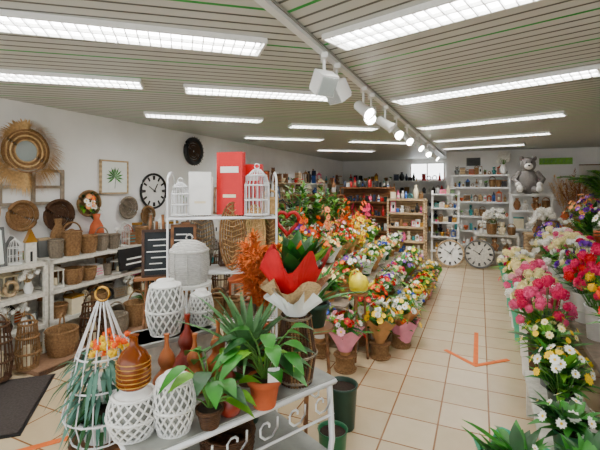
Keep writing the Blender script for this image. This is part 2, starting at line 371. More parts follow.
# ---------------------------------------------------------------- shelf goods
COLS=['white','cream','wood','wood_pale','red','teal','black','wicker','pot_grey','terracotta','navy','gold','blue','plush_brown','wicker_white','p_pink','paper_green','chip_white']
def goods(b,x,y,z,w,h,kind,m1,m2):
    M0=b.M; b.M=M0@T(x,y,z,ru(-.3,.3))
    r=w/2*.9
    if kind=='vase': b.lathe([(r*.5,0),(r,h*.35),(r*.8,h*.65),(r*.35,h*.85),(r*.5,h),(r*.4,h)],m1,12)
    elif kind=='bottle':
        b.lathe([(r*.6,0),(r*.6,h*.55),(r*.22,h*.75),(r*.22,h*.95),(r*.26,h)],m1,10); b.lathe([(r*.62,h*.15),(r*.62,h*.42)],m2,10,cap=False)
    elif kind=='box': b.box((0,0,h*.4),(w*.85,w*.7,h*.8),m1); b.box((0,0,h*.82),(w*.9,w*.75,h*.1),m2)
    elif kind=='frame':
        b.M=b.M@T(0,0,0,0,1,-.15)
        b.box((0,.005,h/2),(w*.8,.008,h*.86),'art_paper')
        for s in(-1,1): b.box((s*w*.43,0,h/2),(w*.1,.025,h),m1); b.box((0,0,h/2+s*(h/2-w*.04)),(w*.9,.025,w*.1),m1)
        b.ball((0,-.002,h/2),(w*.2,.006,h*.2),m2,8,5)
    elif kind=='lantern':
        for i in(-1,1):
            for j in(-1,1): b.box((i*r*.75,j*r*.75,h*.4),(.012,.012,h*.75),m1)
        b.box((0,0,.01),(r*1.8,r*1.8,.02),m1); b.box((0,0,h*.77),(r*1.8,r*1.8,.015),m1)
        b.lathe([(r*1.1,h*.78),(r*.3,h*.93),(.01,h*.95)],m1,4); b.ring((0,0,h),h*.06,.004,m1,'Y',10,4); b.lathe([(r*.3,.02),(r*.3,h*.4)],'cream',8)
    elif kind=='basket': b.basket(r*.75,r,h*.65,'wicker' if rnd()<.6 else 'wicker_grey',rnd()<.5,n=5,seg=12)
    elif kind=='candle': b.lathe([(r*.8,0),(r*.8,h*.7),(r*.7,h*.7)],m1,12); b.tube([(0,0,h*.7),(0,0,h*.8)],.004,'black',4)
    elif kind=='house':
        b.box((0,0,h*.3),(w*.7,w*.5,h*.6),m1); b.add([(-w*.42,-w*.3,h*.6),(w*.42,-w*.3,h*.6),(w*.42,w*.3,h*.6),(-w*.42,w*.3,h*.6),(0,-w*.3,h),(0,w*.3,h)],[(0,1,4),(3,5,2),(0,4,5,3),(1,2,5,4)],m2)
        b.box((0,-w*.26,h*.18),(w*.15,.01,h*.3),'black')
    elif kind=='bear':
        b.ball((0,0,h*.3),(w*.32,w*.28,h*.32),m1,8,6); b.ball((0,0,h*.72),(w*.26,w*.24,h*.2),m1,8,6)
        for s in(-1,1): b.ball((s*w*.2,0,h*.9),w*.09,m1,6,4); b.ball((s*w*.32,-w*.12,h*.38),(w*.1,w*.14,h*.14),m1,6,4); b.ball((s*w*.18,-w*.28,h*.08),(w*.12,w*.2,h*.1),m1,6,4)
        b.ball((0,-w*.24,h*.68),w*.08,'cream',6,4)
    elif kind=='bowl': b.lathe([(r*.4,0),(r*.8,h*.2),(r,h*.4),(r*.93,h*.4),(r*.4,h*.08)],m1,14)
    elif kind=='plant':
        b.pot(r*.6,h*.35,m1)
        for i in range(14):
            a=rnd()*6.3; b.leaf((0,0,h*.3),(cos(a),sin(a),ru(.4,2)),h*ru(.4,.7),w*.2,.3,random.choice(['leaf_mid','leaf_dark','leaf_light']),3)
    elif kind=='cotton':
        b.lathe([(r*.4,0),(r*.6,h*.2),(r*.35,h*.4),(r*.4,h*.42)],m1,10)
        for i in range(9):
            a=rnd()*6.3; q=r*ru(.2,1); c=(q*cos(a),q*sin(a),h*ru(.6,.95)); b.tube([(0,0,h*.38),c],.003,'straw',3); b.pom(c,(0,0,1),r*.4,'p_white',14)
    elif kind=='cage':
        for i in range(12):
            a=2*pi*i/12; b.tube([(r*.8*cos(a),r*.8*sin(a),0),(r*.8*cos(a),r*.8*sin(a),h*.6),(r*.5*cos(a),r*.5*sin(a),h*.82),(0,0,h*.95)],.0025,m1,4)
        b.disc((0,0,.006),r*.82,m1,'Z',14,.01); b.ring((0,0,h*.6),r*.8,.004,m1,n=14,seg=4); b.ring((0,0,h*.3),r*.8,.003,m1,n=14,seg=4)
    elif kind=='wreath':
        b.M=b.M@T(0,0,0,0,1,-.12); b.ring((0,0,w/2),w*.36,w*.1,m1,'Y',16,6)
    elif kind=='sign':
        b.M=b.M@T(0,0,0,0,1,-.15); b.box((0,0,h*.3),(w*1.1,.015,h*.55),m1)
        for k in range(3): b.box((ru(-.05,.05)*w,-.01,h*(.16+.13*k)),(w*ru(.5,.9),.003,h*.04),m2)
    b.M=M0
ALLK=['vase','bottle','box','frame','lantern','basket','candle','house','bear','bowl','plant','wreath','sign']
def fill(b,w,y,z,hmax,wr,kinds,cols,tall=(.7,1.0)):
    x=-w/2+.02
    while x<w/2-.05:
        s=min(ru(*wr),w/2-x-.01)
        if s<.04: break
        h=min(hmax*ru(*tall),s*ru(1.3,2.6)); goods(b,x+s/2,y+ru(-.02,.02),z+.001,s,h,random.choice(kinds),random.choice(cols),random.choice(COLS))
        x+=s*.96
def shelf_unit(name,loc,rz,w,d,levels,H,mt,cname,wr=(.09,.18),kinds=ALLK,cols=COLS,back=True,top=True,post=.035,rows=1,toph=.4):
    b=B()
    for i in(-1,1):
        for j in(-1,1): b.box((i*(w/2-post/2),j*(d/2-post/2),H/2),(post,post,H),mt)
    if back: b.box((0,d/2-.01,H/2),(w-post,.015,H-.02),mt)
    for z in levels: b.box((0,0,z-.0125),(w-.01,d-.01,.025),mt); b.box((0,-d/2+.008,z-.02),(w-.01,.016,.04),mt)
    b.done(name,loc,rz)
    c=B(); lv=list(levels)
    for i,z in enumerate(lv):
        hm=(lv[i+1]-z-.04) if i+1<len(lv) else (toph if top else .2)
        if i+1==len(lv) and not top: continue
        for r in range(rows):
            fill(c,w-2*post,(-d*.22 if rows==1 else (-d*.25+r*d*.45)),z,hm*(1 if r==0 or i+1<len(lv) else 1.25),wr,kinds,cols)
    c.done(cname,loc,rz)
NEUT=['white','chip_white','wood_pale','wicker','wicker_grey','cream','wood','pot_grey','black','wicker_white','terracotta','slate','wood_dark']
for i,bb in enumerate((1.9,3.42,4.94)):
    shelf_unit('low_display_shelf',R(AW+.23,bb),RL,1.5,.4,[.32,.64,.95],.95,'chip_white','shelf_decor_assortment',wr=(.12,.22),cols=NEUT,
      kinds=['lantern','basket','frame','sign','house','box','vase','lantern','basket','cage','wreath','sign','cotton','candle'],rows=2,toph=.44)
b=B(); b.box((0,0,.02),(3.6,.38,.04),'plinth_tan'); b.box((0,-.19,.022),(3.6,.02,.044),'wicker_dark'); b.done('display_plinth',R(-3.78,4.1),RL)
PZ=.041
def fbasket(loc,r0,r1,h,m,handle=True,name='wicker_basket'):
    b=B(); b.basket(r0,r1,h,m,handle); return b.done(name,loc,rnd()*3)
def rod_lantern(loc,h,r,m,name='wicker_lantern'):
    b=B()
    for i in range(18):
        a=2*pi*i/18; b.tube([(r*.9*cos(a),r*.9*sin(a),0),(r*1.12*cos(a),r*1.12*sin(a),h*.35),(r*.8*cos(a),r*.8*sin(a),h)],.006,m,4)
    for z,q in((0,.92),(h*.35,1.13),(h*.7,1.0),(h,.82)): b.ring((0,0,z+.005),r*q,.011,m)
    b.disc((0,0,.01),r*.9,m,'Z',16,.015); b.lathe([(r*.4,.02),(r*.4,h*.5)],'cream',12)
    b.tube([(r*.8*cos(t),0,h+r*sin(t)) for t in [pi*k/8 for k in range(9)]],.007,m,5)
    return b.done(name,loc)
FA=-3.8
for bb,h,r,m in ((2.08,.46,.1,'wicker_dark'),(2.33,.4,.09,'wicker'),(3.0,.4,.11,'wicker_dark'),(4.15,.44,.11,'wicker'),(5.35,.55,.13,'wicker_dark')): rod_lantern(R(FA,bb,PZ),h,r,m)
for bb,r0,r1,h,m in ((2.66,.11,.14,.24,'wicker'),(3.3,.12,.13,.2,'wicker_grey'),(3.6,.1,.13,.26,'wicker'),(4.45,.11,.13,.26,'wicker_dark'),(4.76,.12,.14,.2,'wicker')): fbasket(R(FA,bb,PZ),r0,r1,h,m)
b=B(); b.pot(.12,.24,'pot_dgreen')
for i in range(46):
    a=rnd()*6.3; b.leaf((.05*cos(a),.05*sin(a),.2),(cos(a),sin(a),ru(.6,2)),ru(.15,.3),.06,.3,random.choice(['leaf_mid','leaf_dark']))
b.done('potted_houseplant',R(FA,3.88,PZ))
b=B(); b.box((0,0,.15),(.5,.03,.26),'black',rx=-.15)
for k in range(3): b.box((ru(-.03,.03),-.025+.012*k,.09+.06*k),(.34,.006,.018),'white',rx=-.15)
b.done('chalkboard_sign',R(-3.97,3.75,.66),RL)
def on_left(bb,z): return R(AW+.03,bb,z)
b=B(); b.disc((0,.0,0),.12,'clear_glass','Y')
for k in range(9): b.ring((0,-.008*(k%2),0),.12+.015*k,.011,'wicker' if k%3 else 'straw','Y',30,5)
for i in range(360):
    a=2*pi*i/360; e=Vector((cos(a),-.15,sin(a))); b.leaf(Vector((cos(a)*.23,-.01,sin(a)*.23)),e,ru(.12,.2),.013,.4,'straw',3)
b.done('straw_fringe_mirror',on_left(2.68,2.08),RL)
b=B()
for x in(-.33,0,.33): b.box((x,0,0),(.035,.03,.36),'grey_wood')
for z in(-.18,0,.18): b.box((0,0,z),(.69,.028,.032),'grey_wood')
b.done('decorative_window_frame',on_left(2.75,1.7),RL)
def tray(name,bb,z,r,mt,flowers=False):
    b=B(); n=int(r/.018)
    for k in range(n): b.ring((0,.01-.004*(k%2)-.04*(k/n)**2,0),.012+k*.018,.0105,mt,'Y',22,5)
    b.ring((0,-.04,0),r,.018,mt,'Y',24,6)
    if flowers:
        for i in range(40):
            a=rnd()*6.3; q=ru(0,r*.8); b.leaf((q*cos(a),-.03,q*sin(a)-.02),(cos(a),-1,sin(a)),ru(.06,.12),.04,.1,random.choice(['leaf_mid','leaf_dark','leaf_light']),3)
        for i in range(14):
            a=rnd()*6.3; q=ru(0,r*.7); b.daisy((q*cos(a),-.1,q*sin(a)),(cos(a)*.3,-1,.2),.035,random.choice(['p_orange','p_white','p_peach']))
    b.done(name,on_left(bb,z),RL)
tray('round_wicker_tray',2.62,1.4,.15,'wicker'); tray('round_wicker_tray',3.02,1.38,.17,'wicker_dark'); tray('wicker_flower_basket',3.4,1.5,.15,'wicker',True); tray('round_wicker_tray',4.0,1.42,.14,'wicker_grey'); tray('round_wicker_tray',4.35,1.3,.12,'wicker'); tray('round_wicker_tray',2.25,1.45,.14,'straw')
b=B(); b.box((0,0,0),(.4,.01,.4),'art_paper')
for s in(-1,1): b.box((s*.21,0,0),(.02,.03,.44),'wood_pale'); b.box((0,0,s*.21),(.44,.03,.02),'wood_pale')
b.tube([(0,-.01,-.15),(.01,-.012,.0)],.003,'leaf_dark')
for i in range(11):
    a=pi*(i/10)*1.4-.63
    d=Vector((cos(a),0,sin(a))); g=Vector((-sin(a),0,cos(a))); c=Vector((0,-.012,.0))
    b.add([c,c+d*.08+g*.012,c+d*.14,c+d*.08-g*.012],[(0,1,2,3)],'leaf_mid')
b.done('framed_palm_print',on_left(3.8,1.83),RL)
def clock(name,loc,rz,r,rim,face,ink,tilt=0):
    b=B(); b.M=T(0,0,0,0,1,tilt)
    b.ring((0,0,0),r,r*.07,rim,'Y',32,6)
    b.disc((0,.012,0),r*.98,face,'Y',32,.01)
    for i in range(12):
        a=i*pi/6
        for k in ((-1,0,1) if i%3==0 else (-.5,.5)):
            aa=a+k*.07; b.box((sin(aa)*r*.78,-.003,cos(aa)*r*.78),(r*.045,.008,r*.24),ink,ry=aa)
    b.box((r*.12,-.012,r*.2),(r*.05,.006,r*.5),ink,ry=.55); b.box((-r*.15,-.014,.1*r),(r*.04,.006,r*.65),ink,ry=-1.0); b.disc((0,-.015,0),r*.07,ink,'Y',12,.012)
    return b.done(name,loc,rz)
clock('wall_clock',on_left(4.5,1.64),RL,.25,'black','white','black')
b=B(); b.ring((0,0,0),.2,.04,'black','Y',28,6)
for q in(.04,.08,.12,.16): b.ring((0,0,0),q,.016,'wicker_dark','Y',20,5)
for i in range(24):
    a=i*pi/12; b.tube([(.02*cos(a),0,.02*sin(a)),(.25*cos(a),-.02,.25*sin(a))],.006,'black',4)
b.done('woven_wall_basket',on_left(5.4,2.3),RL)
for i,bb in enumerate((6.75,8.4,10.05,11.7)):
    shelf_unit('tall_display_shelf',R(AW+.22,bb),RL,1.6,.36,[.35,.75,1.1,1.45,1.8],1.8,'wood_pale' if i%2 else 'white','shelf_giftware_assortment',wr=(.1,.2),cols=COLS+['wood_dark','black','wicker'])
for i,a in enumerate((-3.6,-2.35,-1.35)):
    shelf_unit('rear_display_shelf',R(a,13.25),RB,1.15 if i<2 else .8,.35,[.3,.7,1.1,1.5,1.9],1.9,'white','shelf_gift_assortment',wr=(.1,.2),
      cols=['red','black','navy','white','gold','terracotta'],toph=.3)
shelf_unit('wine_shelf',R(-2.55,9.7),RB,1.3,.36,[.3,.65,1.0,1.35,1.7],1.7,'wood','wine_bottle_assortment',wr=(.07,.12),kinds=['bottle','bottle','box','candle'],cols=['black','red','pot_dgreen','navy','white','red'])
shelf_unit('gift_shelf',R(-1.45,8.9),RB,.8,.36,[.25,.55,.85,1.15,1.45],1.45,'wood_pale','gift_item_assortment',wr=(.07,.13),cols=['red','white','gold','blue','p_pink','teal','cream','black'])
shelf_unit('wood_display_shelf',R(-3.15,7.7),RB,1.2,.36,[.35,.75,1.15,1.55],1.55,'wood','basketware_assortment',wr=(.1,.2),cols=NEUT)
shelf_unit('porcelain_shelf',R(.0,10.72),RB,1.3,.36,[.3,.65,1.0,1.35,1.7,2.0],2.0,'white','porcelain_assortment',wr=(.08,.15),cols=['white','chip_white','pot_grey','teal','wood_pale','blue','terracotta','wood','wicker','black'])
shelf_unit('toy_cabinet',R(1.0,10.0),RB,.8,.4,[.4,.8,1.2,1.55],1.55,'white','plush_toy_assortment',wr=(.15,.26),kinds=['bear','bear','cotton','vase','box','basket'],cols=['plush_white','plush_grey','plush_brown','cream'],top=False)
shelf_unit('dried_flower_cabinet',R(2.25,9.6),RB,1.5,.5,[.4,.8],.8,'wood','basket_assortment',wr=(.18,.3),cols=NEUT,top=False)
shelf_unit('low_toy_shelf',R(.3,9.5),RB,.85,.4,[.35,.7],.7,'chip_white','cushion_toy_assortment',wr=(.18,.28),kinds=['bear','basket','bear','cotton'],cols=['plush_white','plush_brown','cream'])
shelf_unit('low_crate_shelf',R(1.25,9.0),RB,.9,.4,[.4,.8],.8,'wood_pale','dried_bouquet_assortment',wr=(.18,.28),kinds=['cotton','basket','bear','cotton','plant'],cols=['plush_white','terracotta','cream','plush_brown'])
clock('large_display_clock',(3.17,8.45,.3),RB,.27,'wood_pale','white','black',tilt=-.12)
clock('large_display_clock',(3.72,8.3,.31),RB,.28,'pot_grey','chip_white','slate',tilt=-.12)
b=B()
for s in(-1,1): b.box((s*.28,0,.8),(.04,.04,1.65),'white',rx=-.1)
for i in range(5): b.box((0,-.08+.035*i,.25+.32*i),(.6,.2,.025),'white')
for i in range(5):
    b.M=T(0,-.08+.035*i,.263+.32*i); fill(b,.5,0,0,.24,(.08,.14),ALLK,COLS); b.M=Matrix()
b.done('ladder_shelf',(3.3,9.1,0),RB)
# plush ape toy
b=B()
b.ball((0,0,.26),(.2,.17,.28),'plush_grey',16,10); b.ball((0,-.03,.62),(.15,.14,.16),'plush_grey',16,10); b.ball((0,-.15,.58),(.085,.06,.07),'plush_white',12,8)
for s in(-1,1):
    b.ball((s*.12,.0,.76),(.05,.03,.055),'plush_grey',10,6); b.ball((s*.05,-.155,.67),.017,'black',8,5)
    b.tube([(s*.15,0,.45),(s*.27,-.06,.3),(s*.2,-.17,.2)],[.07,.06,.055],'plush_grey',8); b.ball((s*.2,-.18,.19),.06,'plush_white',10,6)
    b.tube([(s*.1,-.05,.1),(s*.17,-.22,.08),(s*.18,-.32,.08)],[.09,.075,.06],'plush_grey',8); b.ball((s*.18,-.34,.1),(.065,.04,.08),'plush_white',10,6)
b.ball((0,-.205,.6),(.025,.015,.018),'black',8,5)
b.done('plush_ape_toy',R(.95,9.95,1.56),RB)
for a,bb,z in ((.5,10.55,2.01),(1.15,8.95,.81),(.25,9.45,.71)):
    b=B(); b.lathe([(.05,0),(.09,.1),(.05,.2),(.06,.22)],'white',14)
    for i in range(18):
        t=rnd()*6.3; q=ru(0,.2); c=(q*cos(t),q*sin(t),ru(.28,.5)); b.tube([(0,0,.2),c],.004,'stem',3); b.pom(c,(cos(t)*q,sin(t)*q,.2),.06,'p_white',24)
    b.done('white_hydrangea_vase',R(a,bb,z))
b=B(); b.box((0,0,0),(.32,.02,.2),'pot_grey')
for k in range(6): b.box((0,-.015,-.08+.03*k),(.28,.01,.012),'black',rx=.5)
b.done('wall_vent',R(-.15,10.9,2.33),RB)
b=B(); b.box((0,0,0),(.75,.02,.22),'white'); b.box((0,-.012,0),(.66,.004,.15),'leaf_light')
for k in range(7): b.leaf((-.25+.08*k,-.016,-.04),(.3,-.01,1),.1,.06,0,'leaf_dark',3)
b.done('framed_botanical_print',R(1.6,10.9,2.3),RB)
# ---------------------------------------------------------------- plants
LV=['leaf_dark','leaf_mid','leaf_light','leaf_mid']
FL={'daisy':lambda b,c,n,r,m:b.daisy(c,n,r,m),'rose':lambda b,c,n,r,m:b.rose(c,n,r*.8,m),'pom':lambda b,c,n,r,m:b.pom(c,n,r*.8,m)}
def arrangement(name,loc,kinds,cols,r=.15,h=.22,n=16,pr=.07,ph=.12,pm='terracotta',style='taper',wrap=None,fr=.03,nl=38,lm=LV,ll=.15):
    b=B(); b.pot(pr,ph,pm,style)
    if wrap: b.wrap(pr*.9,r*.95,ph*.3,ph+h*.5,wrap)
    for i in range(nl):
        a=rnd()*6.3; q=rnd()*pr*.6; z=ph*.9+ru(0,h*.7)
        b.leaf((q*cos(a),q*sin(a),z),(cos(a),sin(a),ru(.1,1.6)),ll*ru(.7,1.45)*(r/.15)**.8,.045*ru(.8,1.6),ru(.1,.5),random.choice(lm))
    for i in range(n):
        a=i*2.4+ru(-.2,.2); q=r*sqrt((i+.5)/n)*ru(.9,1.12); z=ph+h*(1.05-.5*(q/r)**2)+ru(-.04,.04); c=Vector((q*cos(a),q*sin(a),z))
        b.tube([(c.x*.25,c.y*.25,ph*.85),(c.x*.7,c.y*.7,(ph+z)/2),c],.0025,'stem',3)
        FL[random.choice(kinds)](b,c,(c.x*2.4,c.y*2.4,r*1.1),fr*ru(.7,1.25),random.choice(cols))
    return b.done(name,loc,rnd()*6)
def step_table(name,a0,a1,b0,b1,z,mt='white',slab_=.03):
    b=B(); w=a1-a0;l=b1-b0; b.box((0,0,z-slab_/2),(w,l,slab_),mt); b.box((0,0,z-.06),(w-.06,l-.06,.05),mt)
    for i in(-1,1):
        for k in range(3): b.box((i*(w/2-.04),-l/2+.04+(l-.08)*k/2,(z-.04)/2),(.05,.05,z-.04),mt)
    b.done(name,R((a0+a1)/2,(b0+b1)/2),RB)
step_table('flower_display_table',-1.22,-.95,4.0,7.6,.28,'grey_wood'); step_table('flower_display_table',-1.65,-1.25,3.9,7.6,.48,'grey_wood'); step_table('flower_display_table',-2.6,-1.68,3.8,7.6,.68,'grey_wood')
PAL=[['p_white','p_yellow'],['p_pink','p_white'],['p_yellow'],['p_red','p_orange'],['p_white'],['p_hot','p_lpink','p_white'],['p_orange','p_yellow'],['p_blue','p_white','p_yellow'],['p_peach','p_cream'],['p_purple','p_white'],['p_cream','p_white','p_yellow'],['p_white','p_red'],['p_yellow','p_white'],['p_yellow','p_red']]
WR=['kraft','paper_white','paper_green','paper_pink',None,None,None,'kraft']
PM=['terracotta','white','pot_green','wicker','pot_dgreen','kraft']
for row,(a,z,hh,b0) in enumerate(((-.78,0,.2,4.35),(-1.08,.28,.2,4.15),(-1.45,.48,.22,4.05),(-1.83,.68,.24,3.95),(-2.15,.68,.32,4.1))):
    bb=b0
    while bb<7.5:
        arrangement('flower_bouquet_pot',R(a+ru(-.03,.03),bb,z),random.choice([['daisy'],['rose'],['pom','daisy'],['daisy','rose'],['daisy']]),random.choice(PAL),r=ru(.15,.2),h=hh*ru(.85,1.15),n=random.randint(14,24),pm=random.choice(PM) if row else random.choice(['wicker_dark','wicker','terracotta']),wrap=random.choice(WR),fr=.034,ph=.12 if row else .2,pr=.07 if row else .09)
        bb+=ru(.31,.36)
for (X,Y,c,w) in ((.42,3.72,['p_white','p_red','p_lpink'],'paper_pink'),(.8,4.0,['p_white','p_yellow'],'kraft'),(.2,4.05,['p_blue','p_white'],'paper_white'),(.62,4.35,['p_pink','p_white'],'paper_green'),(1.08,4.28,['p_white','p_yellow'],'kraft')):
    s=B(); s.lathe([(.1,0),(.11,.02),(.09,.03),(.09,.12),(.11,.14),(.11,.15)],'wicker',16); s.done('plant_pedestal',(X,Y,0))
    arrangement('wrapped_flower_bouquet',(X,Y,.15),['daisy','rose'],c,r=.18,h=.24,n=26,wrap=w,fr=.038,pm='kraft',nl=46)
b=B(); b.lathe([(.05,0),(.09,.03),(.1,.1),(.07,.16),(.04,.17),(.03,.19),(.0,.2)],'pot_yellow',18); b.tube([(.09,0,.06),(.15,0,.1),(.18,0,.17)],[.02,.014,.01],'pot_yellow'); b.tube([(-.06*cos(t)-.03,0,.12+.1*sin(t)) for t in [pi*k/8 for k in range(9)]],.008,'pot_yellow')
b.done('yellow_watering_can',(.58,3.95,.66)); 
def stand(loc,h,r=.14,name='plant_stand'):
    b=B(); b.disc((0,0,h-.01),r,'wood','Z',20,.02)
    for i in range(3):
        a=i*2.1; b.tube([(r*.6*cos(a),r*.6*sin(a),h-.02),(r*cos(a),r*sin(a),0)],.012,'wood')
    b.done(name,loc)
stand((.58,3.95,0),.66,.09)
def leafy(name,loc,h,spread,n,L,W,mt,pr=.12,ph=.2,pm='terracotta',up=(1,3),droop=.4,stems=4):
    b=B(); b.pot(pr,ph,pm)
    tops=[]
    for i in range(stems):
        a=2*pi*i/stems+ru(-.3,.3); t=(cos(a)*spread*ru(.3,.8),sin(a)*spread*ru(.3,.8),ph+h*ru(.7,1)); tops.append(t)
        b.tube([(cos(a)*.02,sin(a)*.02,ph*.8),(t[0]*.4,t[1]*.4,ph+h*.45),t],[.009,.007,.004],'stem',5)
    for i in range(n):
        t=random.choice(tops); k=ru(.3,1); a=rnd()*6.3; p=(t[0]*k,t[1]*k,ph+(t[2]-ph)*k)
        b.leaf(p,(cos(a),sin(a),ru(*up)*.4),L*ru(.7,1.2),W,droop,random.choice(mt))
    return b.done(name,loc,rnd()*6)
for (a,bb,z,h,nm,W) in ((-2.05,3.5,.7,.6,'potted_dracaena',.045),(-2.45,4.6,.68,.7,'potted_ficus',.08),(-2.42,5.2,.68,.9,'potted_bamboo_palm',.04),(-2.42,5.8,.68,.75,'potted_ficus',.07),(-2.4,6.5,.68,.85,'potted_bamboo_palm',.04),(-2.4,7.2,.68,.7,'potted_ficus',.06)):
    if bb<3.8: stand(R(a,bb),.69)
    leafy(nm,R(a,bb,z),h,.26,100,.25,W,['leaf_mid','leaf_light','leaf_dark'])
for (a,bb,c) in ((-2.0,4.9,'p_orange'),(-1.98,5.55,'p_peach'),(-1.65+.0,6.1,'p_yellow'),(-1.98,6.5,'p_orange'),(-1.98,7.2,'p_hot')):
    z=.68 if a<-1.7 else .48
    b=B(); b.pot(.07,.13,'white','round')
    for i in range(8):
        t=rnd()*6.3; b.leaf((0,0,.12),(cos(t),sin(t),.8),.25,.06,.5,'leaf_dark')
    for s in range(5):
        t=rnd()*6.3; top=Vector((cos(t)*.16,sin(t)*.16,ru(.5,.75))); b.tube([(0,0,.12),(cos(t)*.05,sin(t)*.05,.4),top],.004,'stem',4)
        for k in range(8): 
            q=Vector((0,0,.3)).lerp(top,k/7)+Vector((cos(t),sin(t),0))*.03; b.daisy(q+Vector((ru(-.05,.05),ru(-.05,.05),ru(0,.1))),(cos(t)+ru(-.5,.5),sin(t)-.5,.4),.04,c,'p_red',5)
    b.done('potted_orchid',R(a,bb,z))
# ---------------------------------------------------------------- right display
step_table('plant_bench',.3,.62,1.5,3.45,.32,'chip_white'); step_table('plant_bench',.72,1.05,1.5,6.9,.5,'grey_wood'); step_table('plant_bench',1.08,1.8,1.5,6.9,.75,'grey_wood')
def cut(name,a,bb,z,kinds,cols,r,h,n,fr,pm='white',pr=.09,ph=.2,wrap=None,nl=44,lm=LV): 
    return arrangement(name,R(a,bb,z),kinds,cols,r=r,h=h,n=n,fr=fr,pm=pm,pr=pr,ph=ph,style='straight',wrap=wrap,nl=nl,lm=lm)
DK=['leaf_dark','leaf_mid']
cut('potted_white_begonia',.42,2.45,.32,['daisy'],['p_white'],.16,.12,14,.03,'pot_green',.08,.13,nl=70,lm=DK)
cut('potted_green_plant',.44,2.05,.32,['daisy'],['p_white'],.17,.12,4,.02,'pot_green',.08,.12,nl=80,lm=DK)
cut('potted_fern',.17,2.22,.0,['daisy'],['p_white'],.2,.25,3,.02,'tulle_aqua',.1,.25,'tulle_aqua',nl=90,lm=DK)
cut('potted_daisy_plant',.45,2.85,.32,['daisy'],['p_yellow','p_white'],.17,.25,30,.03,'pot_dgreen',.08,.15,nl=60)
cut('yellow_freesia_bunch',.45,3.25,.32,['daisy'],['p_yellow','p_cream'],.18,.28,26,.026,'pot_grey',.08,.18,nl=80)
cut('pink_carnation_bunch',.47,3.72,0,['pom'],['p_pink','p_hot','p_pink'],.21,.4,34,.05,'wicker_dark',.12,.5)
cut('white_rose_bunch',.45,4.15,0,['rose','pom'],['p_white','p_cream'],.2,.36,30,.05,'white',.12,.48)
cut('pink_hydrangea_bunch',.47,4.6,0,['pom'],['p_lpink','p_pink','p_cream'],.22,.4,34,.05,'white',.12,.5)
cut('cream_rose_bunch',.45,5.05,0,['pom','rose'],['p_cream','paper_green','p_white'],.22,.38,30,.05,'tulle_aqua',.12,.48,'tulle_aqua')
cut('mixed_flower_bunch',.45,5.5,0,['daisy','rose'],['p_hot','p_yellow','p_white'],.21,.36,30,.042,'white',.12,.46)
cut('cream_rose_bunch',.45,5.95,0,['pom'],['p_cream','p_white'],.22,.38,28,.05,'white',.12,.48)
cut('mixed_flower_bunch',.45,6.4,0,['daisy','rose'],['p_purple','p_pink','p_white'],.21,.36,30,.042,'tulle_aqua',.12,.45,'tulle_aqua')
cut('orange_gerbera_bunch',.86,2.5,.5,['daisy'],['p_orange','p_red','p_yellow'],.22,.34,32,.065,'pot_grey',.1,.26)
cut('orange_gerbera_bunch',.86,2.95,.5,['daisy','pom'],['p_orange','p_orange','p_red'],.22,.38,32,.06,'pot_grey',.1,.26)
cut('red_rose_bunch',.86,3.4,.5,['rose','pom'],['p_red','p_yellow','p_hot'],.22,.4,32,.05,'white',.1,.26)
cut('red_carnation_bunch',.86,3.85,.5,['pom'],['p_red','p_hot'],.22,.4,32,.05,'white',.1,.26)
cut('magenta_lisianthus_bunch',.86,4.3,.5,['rose'],['p_hot','p_purple','p_white'],.22,.44,30,.045,'white',.1,.26,nl=60)
cut('white_chrysanthemum_bunch',.86,4.75,.5,['pom'],['p_white','p_cream'],.22,.44,30,.05,'white',.1,.26)
cut('pink_rose_bunch',.86,5.2,.5,['pom'],['p_lpink','p_white','p_pink'],.22,.42,30,.05,'white',.1,.26)
cut('white_chrysanthemum_bunch',.86,5.7,.5,['pom'],['p_white','p_cream'],.22,.4,30,.05,'white',.1,.26)
cut('purple_statice_bunch',.86,6.2,.5,['daisy'],['p_purple','p_blue'],.22,.44,34,.04,'white',.1,.26)
for bb,c,nm in ((2.9,['p_white','p_lpink'],'white_lily_bunch'),(3.35,['p_purple','p_blue'],'purple_statice_bunch'),(3.8,['p_white','p_purple'],'lisianthus_bunch'),(4.25,['p_white','p_cream'],'white_lily_bunch'),(4.7,['p_hot','p_purple'],'purple_statice_bunch'),(5.1,['p_white'],'white_lily_bunch'),(6.1,['p_hot','p_purple'],'lisianthus_bunch'),(6.55,['p_peach'],'peach_gerbera_bunch')):
    cut(nm,1.28,bb,.75,['rose','daisy'],c,.22,.52,28,.04,'pot_grey',.11,.28,nl=80)
for bb in (3.1,3.9,4.7,6.5):
    leafy('potted_foliage_plant',R(1.65,bb,.75),.65,.25,90,.24,.05,['leaf_mid','leaf_light','leaf_dark'],.1)
